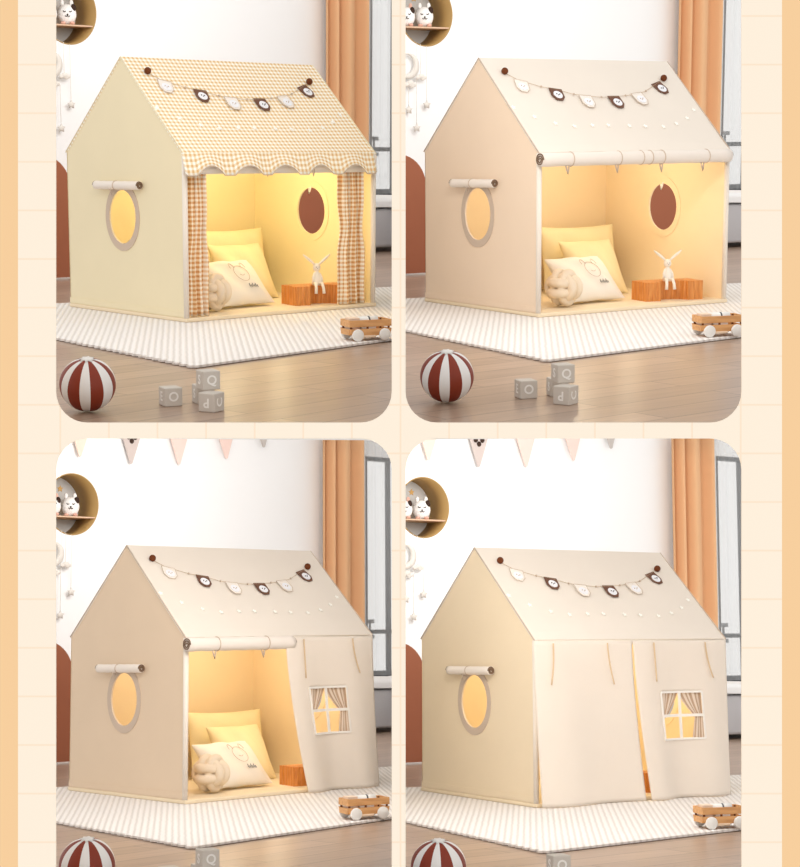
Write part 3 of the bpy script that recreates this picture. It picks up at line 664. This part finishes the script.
        for (xa, xb, xm, wm) in ((.030, .172, .085, .060), (1.135, 1.342, 1.215, .088)):
            xc = (xa+xb)/2; wd = (xb-xa)/2
            def cf(u, v):
                pin = 1-.32*math.exp(-((v-.52)/.13)**2); x = xc+(2*u-1)*wd*pin*(1+.04*(1-v))+.006*math.sin(v*9+u*4)
                return (x, .022+.016*math.sin(u*PI*6+v*1.5)+.008*math.sin(u*PI*13), .026+(HE-.04)*v)
            c_ = solid(obj('door_curtain', surf(cf, rng(0, 1, 61), rng(0, 1, 30), uvf=lambda u, v, w_=wd: (u*w_*2.6, v*.86)), M_gc, e, True), .003)
    elif k == 2:
        r2 = roll(e, (-.012, -.030, HE-.036), (W-.03, -.030, HE-.032), .038, (.15, .395, .512, .56, .625, .87), 'rolled_door')
        for x in (.16, .51, .835, 1.15): obj('tie', tube(bmesh.new(), [(x-.006, -.045, HE-.07), (x+.004, -.045, HE-.10), (x+.008, -.045, HE-.115), (x+.014, -.045, HE-.09), (x+.016, -.045, HE-.07)], .0045, 5), M_trimc, r2, True)
    elif k == 3:
        r2 = roll(e, (-.012, -.030, HE-.036), (.745, -.030, HE-.034), .038, (.27, .74), 'rolled_door')
        for x in (.16, .51): obj('tie', tube(bmesh.new(), [(x-.006, -.045, HE-.07), (x+.004, -.045, HE-.10), (x+.008, -.045, HE-.115), (x+.014, -.045, HE-.09), (x+.016, -.045, HE-.07)], .0045, 5), M_trimc, r2, True)
        door_flap(e, .685, 1.375, .835, 1.43, (.875, 1.165, .335, .602), .003, -.040, .6)
        cord(e, .815, -.05, .885, .66, .0); cord(e, 1.20, -.05, .885, .68, .04)
    else:
        door_flap(e, -.035, .655, .006, .735, None, .003, -.040, 0, 2)
        door_flap(e, .663, 1.372, .760, 1.39, (.860, 1.165, .335, .602), .003, -.042, .6)
        cord(e, .09, -.05, .885, .66, -.03); cord(e, .47, -.05, .885, .655, .03); cord(e, .81, -.05, .885, .665, .0); cord(e, 1.20, -.05, .885, .68, .04)
    return e
TLAB = {1: 'cream fabric play tent with gingham roof and gingham door curtains', 2: 'cream fabric play tent with its whole front door rolled up under the plain roof', 3: 'cream fabric play tent with one windowed door flap hanging on the right', 4: 'cream fabric play tent with both door flaps closed over the front'}
for k in ROOM: tag(tent(k), TLAB[k], 'play tent', 'play tents')

# ---------------------------------------------------------------- inside the tents
M_yc = cloth('cushion_yellow', (250, 234, 190), .5, 9); M_wc = cloth('cushion_white', (246, 238, 226), .4, 9); M_knot = cloth('knot_beige', (236, 220, 198), .2, 30)
MZ = RZ+.022
def cushion(w_, h, t, n=26):
    bm = bmesh.new()
    def pt(u, v, s):
        e = (1-abs(u)**2.6)*(1-abs(v)**2.6); pin = 1-.07*(1-abs(u)**2)*abs(v)**2; pin2 = 1-.07*(1-abs(v)**2)*abs(u)**2
        wr = .010*math.sin(u*7+v*3)*e**.4
        return (u*w_/2*pin2, s*(t/2*max(e, 0)**.55)+wr*s, v*h/2*pin)
    us = [math.sin(x*PI/2) for x in rng(-1, 1, n)]
    g = {s: [[bm.verts.new(pt(u, v, s)) for v in us] for u in us] for s in (-1, 1)}
    for s in (-1, 1):
        for i in range(n-1):
            for j in range(n-1): bm.faces.new((g[s][i][j], g[s][i+1][j], g[s][i+1][j+1], g[s][i][j+1]))
    bmesh.ops.remove_doubles(bm, verts=bm.verts, dist=.0008); return bm
def knot():
    bm = bmesh.new(); R = .074
    for ax in range(3):
        for off in (-.027, .027):
            pts = []
            for i in range(64):
                a = 2*PI*i/64; q = 1+.17*math.cos(2*a); rr = math.sqrt(R*R-off*off)*q
                v = [0, 0, 0]; v[ax] = off*(1.0+.15*math.cos(2*a)); v[(ax+1) % 3] = rr*math.cos(a); v[(ax+2) % 3] = rr*math.sin(a); pts.append(v)
            tube(bm, pts, .0265, 12, closed=True)
    ball(bm, (0, 0, 0), .058, u=16, v=10); return bm
def stool():
    """low seat: two square arms joined by a waisted, hollowed middle; fluted sides"""
    out = [(-.190, -.085), (-.090, -.085)]+[(-.090+.090*(1-math.cos(a)), -.085+.105*math.sin(a)*.8) for a in rng(0, PI, 14)][1:-1]+[(.090, -.085), (.190, -.085), (.190, .085), (-.190, .085)]
    # resample with flutes
    res = []; m = len(out)
    for i in range(m):
        p, q = Vector(out[i]), Vector(out[(i+1) % m]); L_ = (q-p).length; k = max(1, int(L_/.008)); d = (q-p)/L_; nn = Vector((d.y, -d.x))
        for j in range(k):
            res.append((i, p+(q-p)*j/k, nn))
    acc = 0; pts = []
    for idx, (i, p, nn) in enumerate(res): pts.append(tuple(p+nn*(.0035 if (idx//2) % 2 else -.0015)))
    return plate(pts, [], .112, lambda a, b, d: (a, b, d))
def bunny():
    e = bpy.data.objects.new('bunny_doll', None); C.objects.link(e)
    Mb = M_wc
    b = bmesh.new(); tube(b, [(0, 0, 0), (0, 0, .02), (0, 0, .05), (0, 0, .075), (0, 0, .088)], [.026, .030, .024, .014, .008], 14); obj('body', b, Mb, e, True)
    obj('head', ball(bmesh.new(), (0, 0, .105), .023, (1, .95, 1.1)), Mb, e, True)
    for s in (-1, 1):
        obj('ear', tube(bmesh.new(), [(s*.008, 0, .118), (s*.035, 0, .142), (s*.062, 0, .163), (s*.085, 0, .182)], [.005, .0085, .008, .003], 8), Mb, e, True)
        obj('arm', tube(bmesh.new(), [(s*.014, -.004, .072), (s*.027, -.012, .045), (s*.026, -.022, .020)], [.007, .007, .008], 8), Mb, e, True)
        obj('leg', tube(bmesh.new(), [(s*.016, -.01, .010), (s*.020, -.045, .012), (s*.022, -.062, -.010), (s*.025, -.066, -.045)], [.012, .010, .009, .010], 8), Mb, e, True)
    f = bmesh.new()
    for s in (-1, 1): ball(f, (s*.008, -.0205, .108), .0022, u=6, v=4)
    ball(f, (0, -.022, .100), .002, u=6, v=4); obj('face', f, M_dark, e)
    return e
cu_back = obj('cushion', cushion(.58, .42, .15), M_yc, None, True); cu_mid = obj('cushion', cushion(.40, .38, .15), M_yc, None, True)
cu_w = bpy.data.objects.new('cushion', None); C.objects.link(cu_w); obj('cover', cushion(.43, .34, .13), M_wc, cu_w, True)
pr = bmesh.new()
def onc(u, v): e_ = (1-abs(u)**2.6)*(1-abs(v)**2.6); return (u*.215, -(.065*e_**.55+.012), v*.17)
tube(pr, [onc(.08+.24*math.cos(a), .05+.34*math.sin(a)) for a in rng(0, 2*PI, 33)[:-1]], .0018, 4, closed=True)
for c in (-.12, .28): tube(pr, [onc(c+.07*math.cos(a), .30+.24*math.sin(a)) for a in rng(0, PI, 9)], .0018, 4)
tube(pr, [onc(.0+.16*t, .0-.05*math.sin(PI*t)) for t in rng(0, 1, 8)], .0018, 4)
obj('print', pr, M_trimc, cu_w)
pg = bmesh.new()
for i in range(6): tube(pg, [onc(.10+i*.055, -.52), onc(.10+i*.055+.02, -.40-.06*(i % 2)), onc(.13+i*.055, -.56)], .0022, 4)
obj('script_print', pg, mat('print_grey', (150, 146, 142), .9), cu_w)
kn = obj('knot_cushion', knot(), M_knot, None, True); so = obj('wooden_stool', stool(), M_stool, None); bu = bunny()
INS = [(cu_back, (1.02, .92, .205), -.06, -.22, 'large pale yellow cushion leaning at the back inside the ', 'cushion'),
       (cu_mid, (.96, .70, .165), -.02, -.55, 'smaller pale yellow cushion leaning before the large one inside the ', 'cushion'),
       (cu_w, (.62, .36, .135), .08, -.80, 'white cushion with a line drawing at the front inside the ', 'cushion'),
       (kn, (.325, .185, .1145), .3, 0, 'beige knotted ball cushion just inside the opening of the ', 'knot cushion'),
       (so, (1.105, .182, 0), -.19, 0, 'low orange-brown fluted wooden stool inside the ', 'stool'),
       (bu, (1.075, .15, .1125), -.40, 0, 'white long-eared bunny doll sitting on the wooden stool inside the ', 'doll')]
for src, loc, rz, rx, lb, cat in INS:
    first = True
    for k in (1, 2, 3, 4):
        if (k == 4 and cat != 'stool') or (k == 3 and cat == 'doll'): continue
        o = src if first else copy_tree(src); first = False
        o.matrix_world = ROOM[k] @ Matrix.Translation((loc[0], loc[1], loc[2]+MZ)) @ Matrix.Rotation(rz, 4, 'Z') @ Matrix.Rotation(rx, 4, 'X')
        tag(o, lb+TENTNAME[k], cat, {'cushion': 'cushions in the tents', 'knot cushion': 'knotted ball cushions', 'stool': 'wooden stools in the tents', 'doll': 'bunny dolls'}[cat])
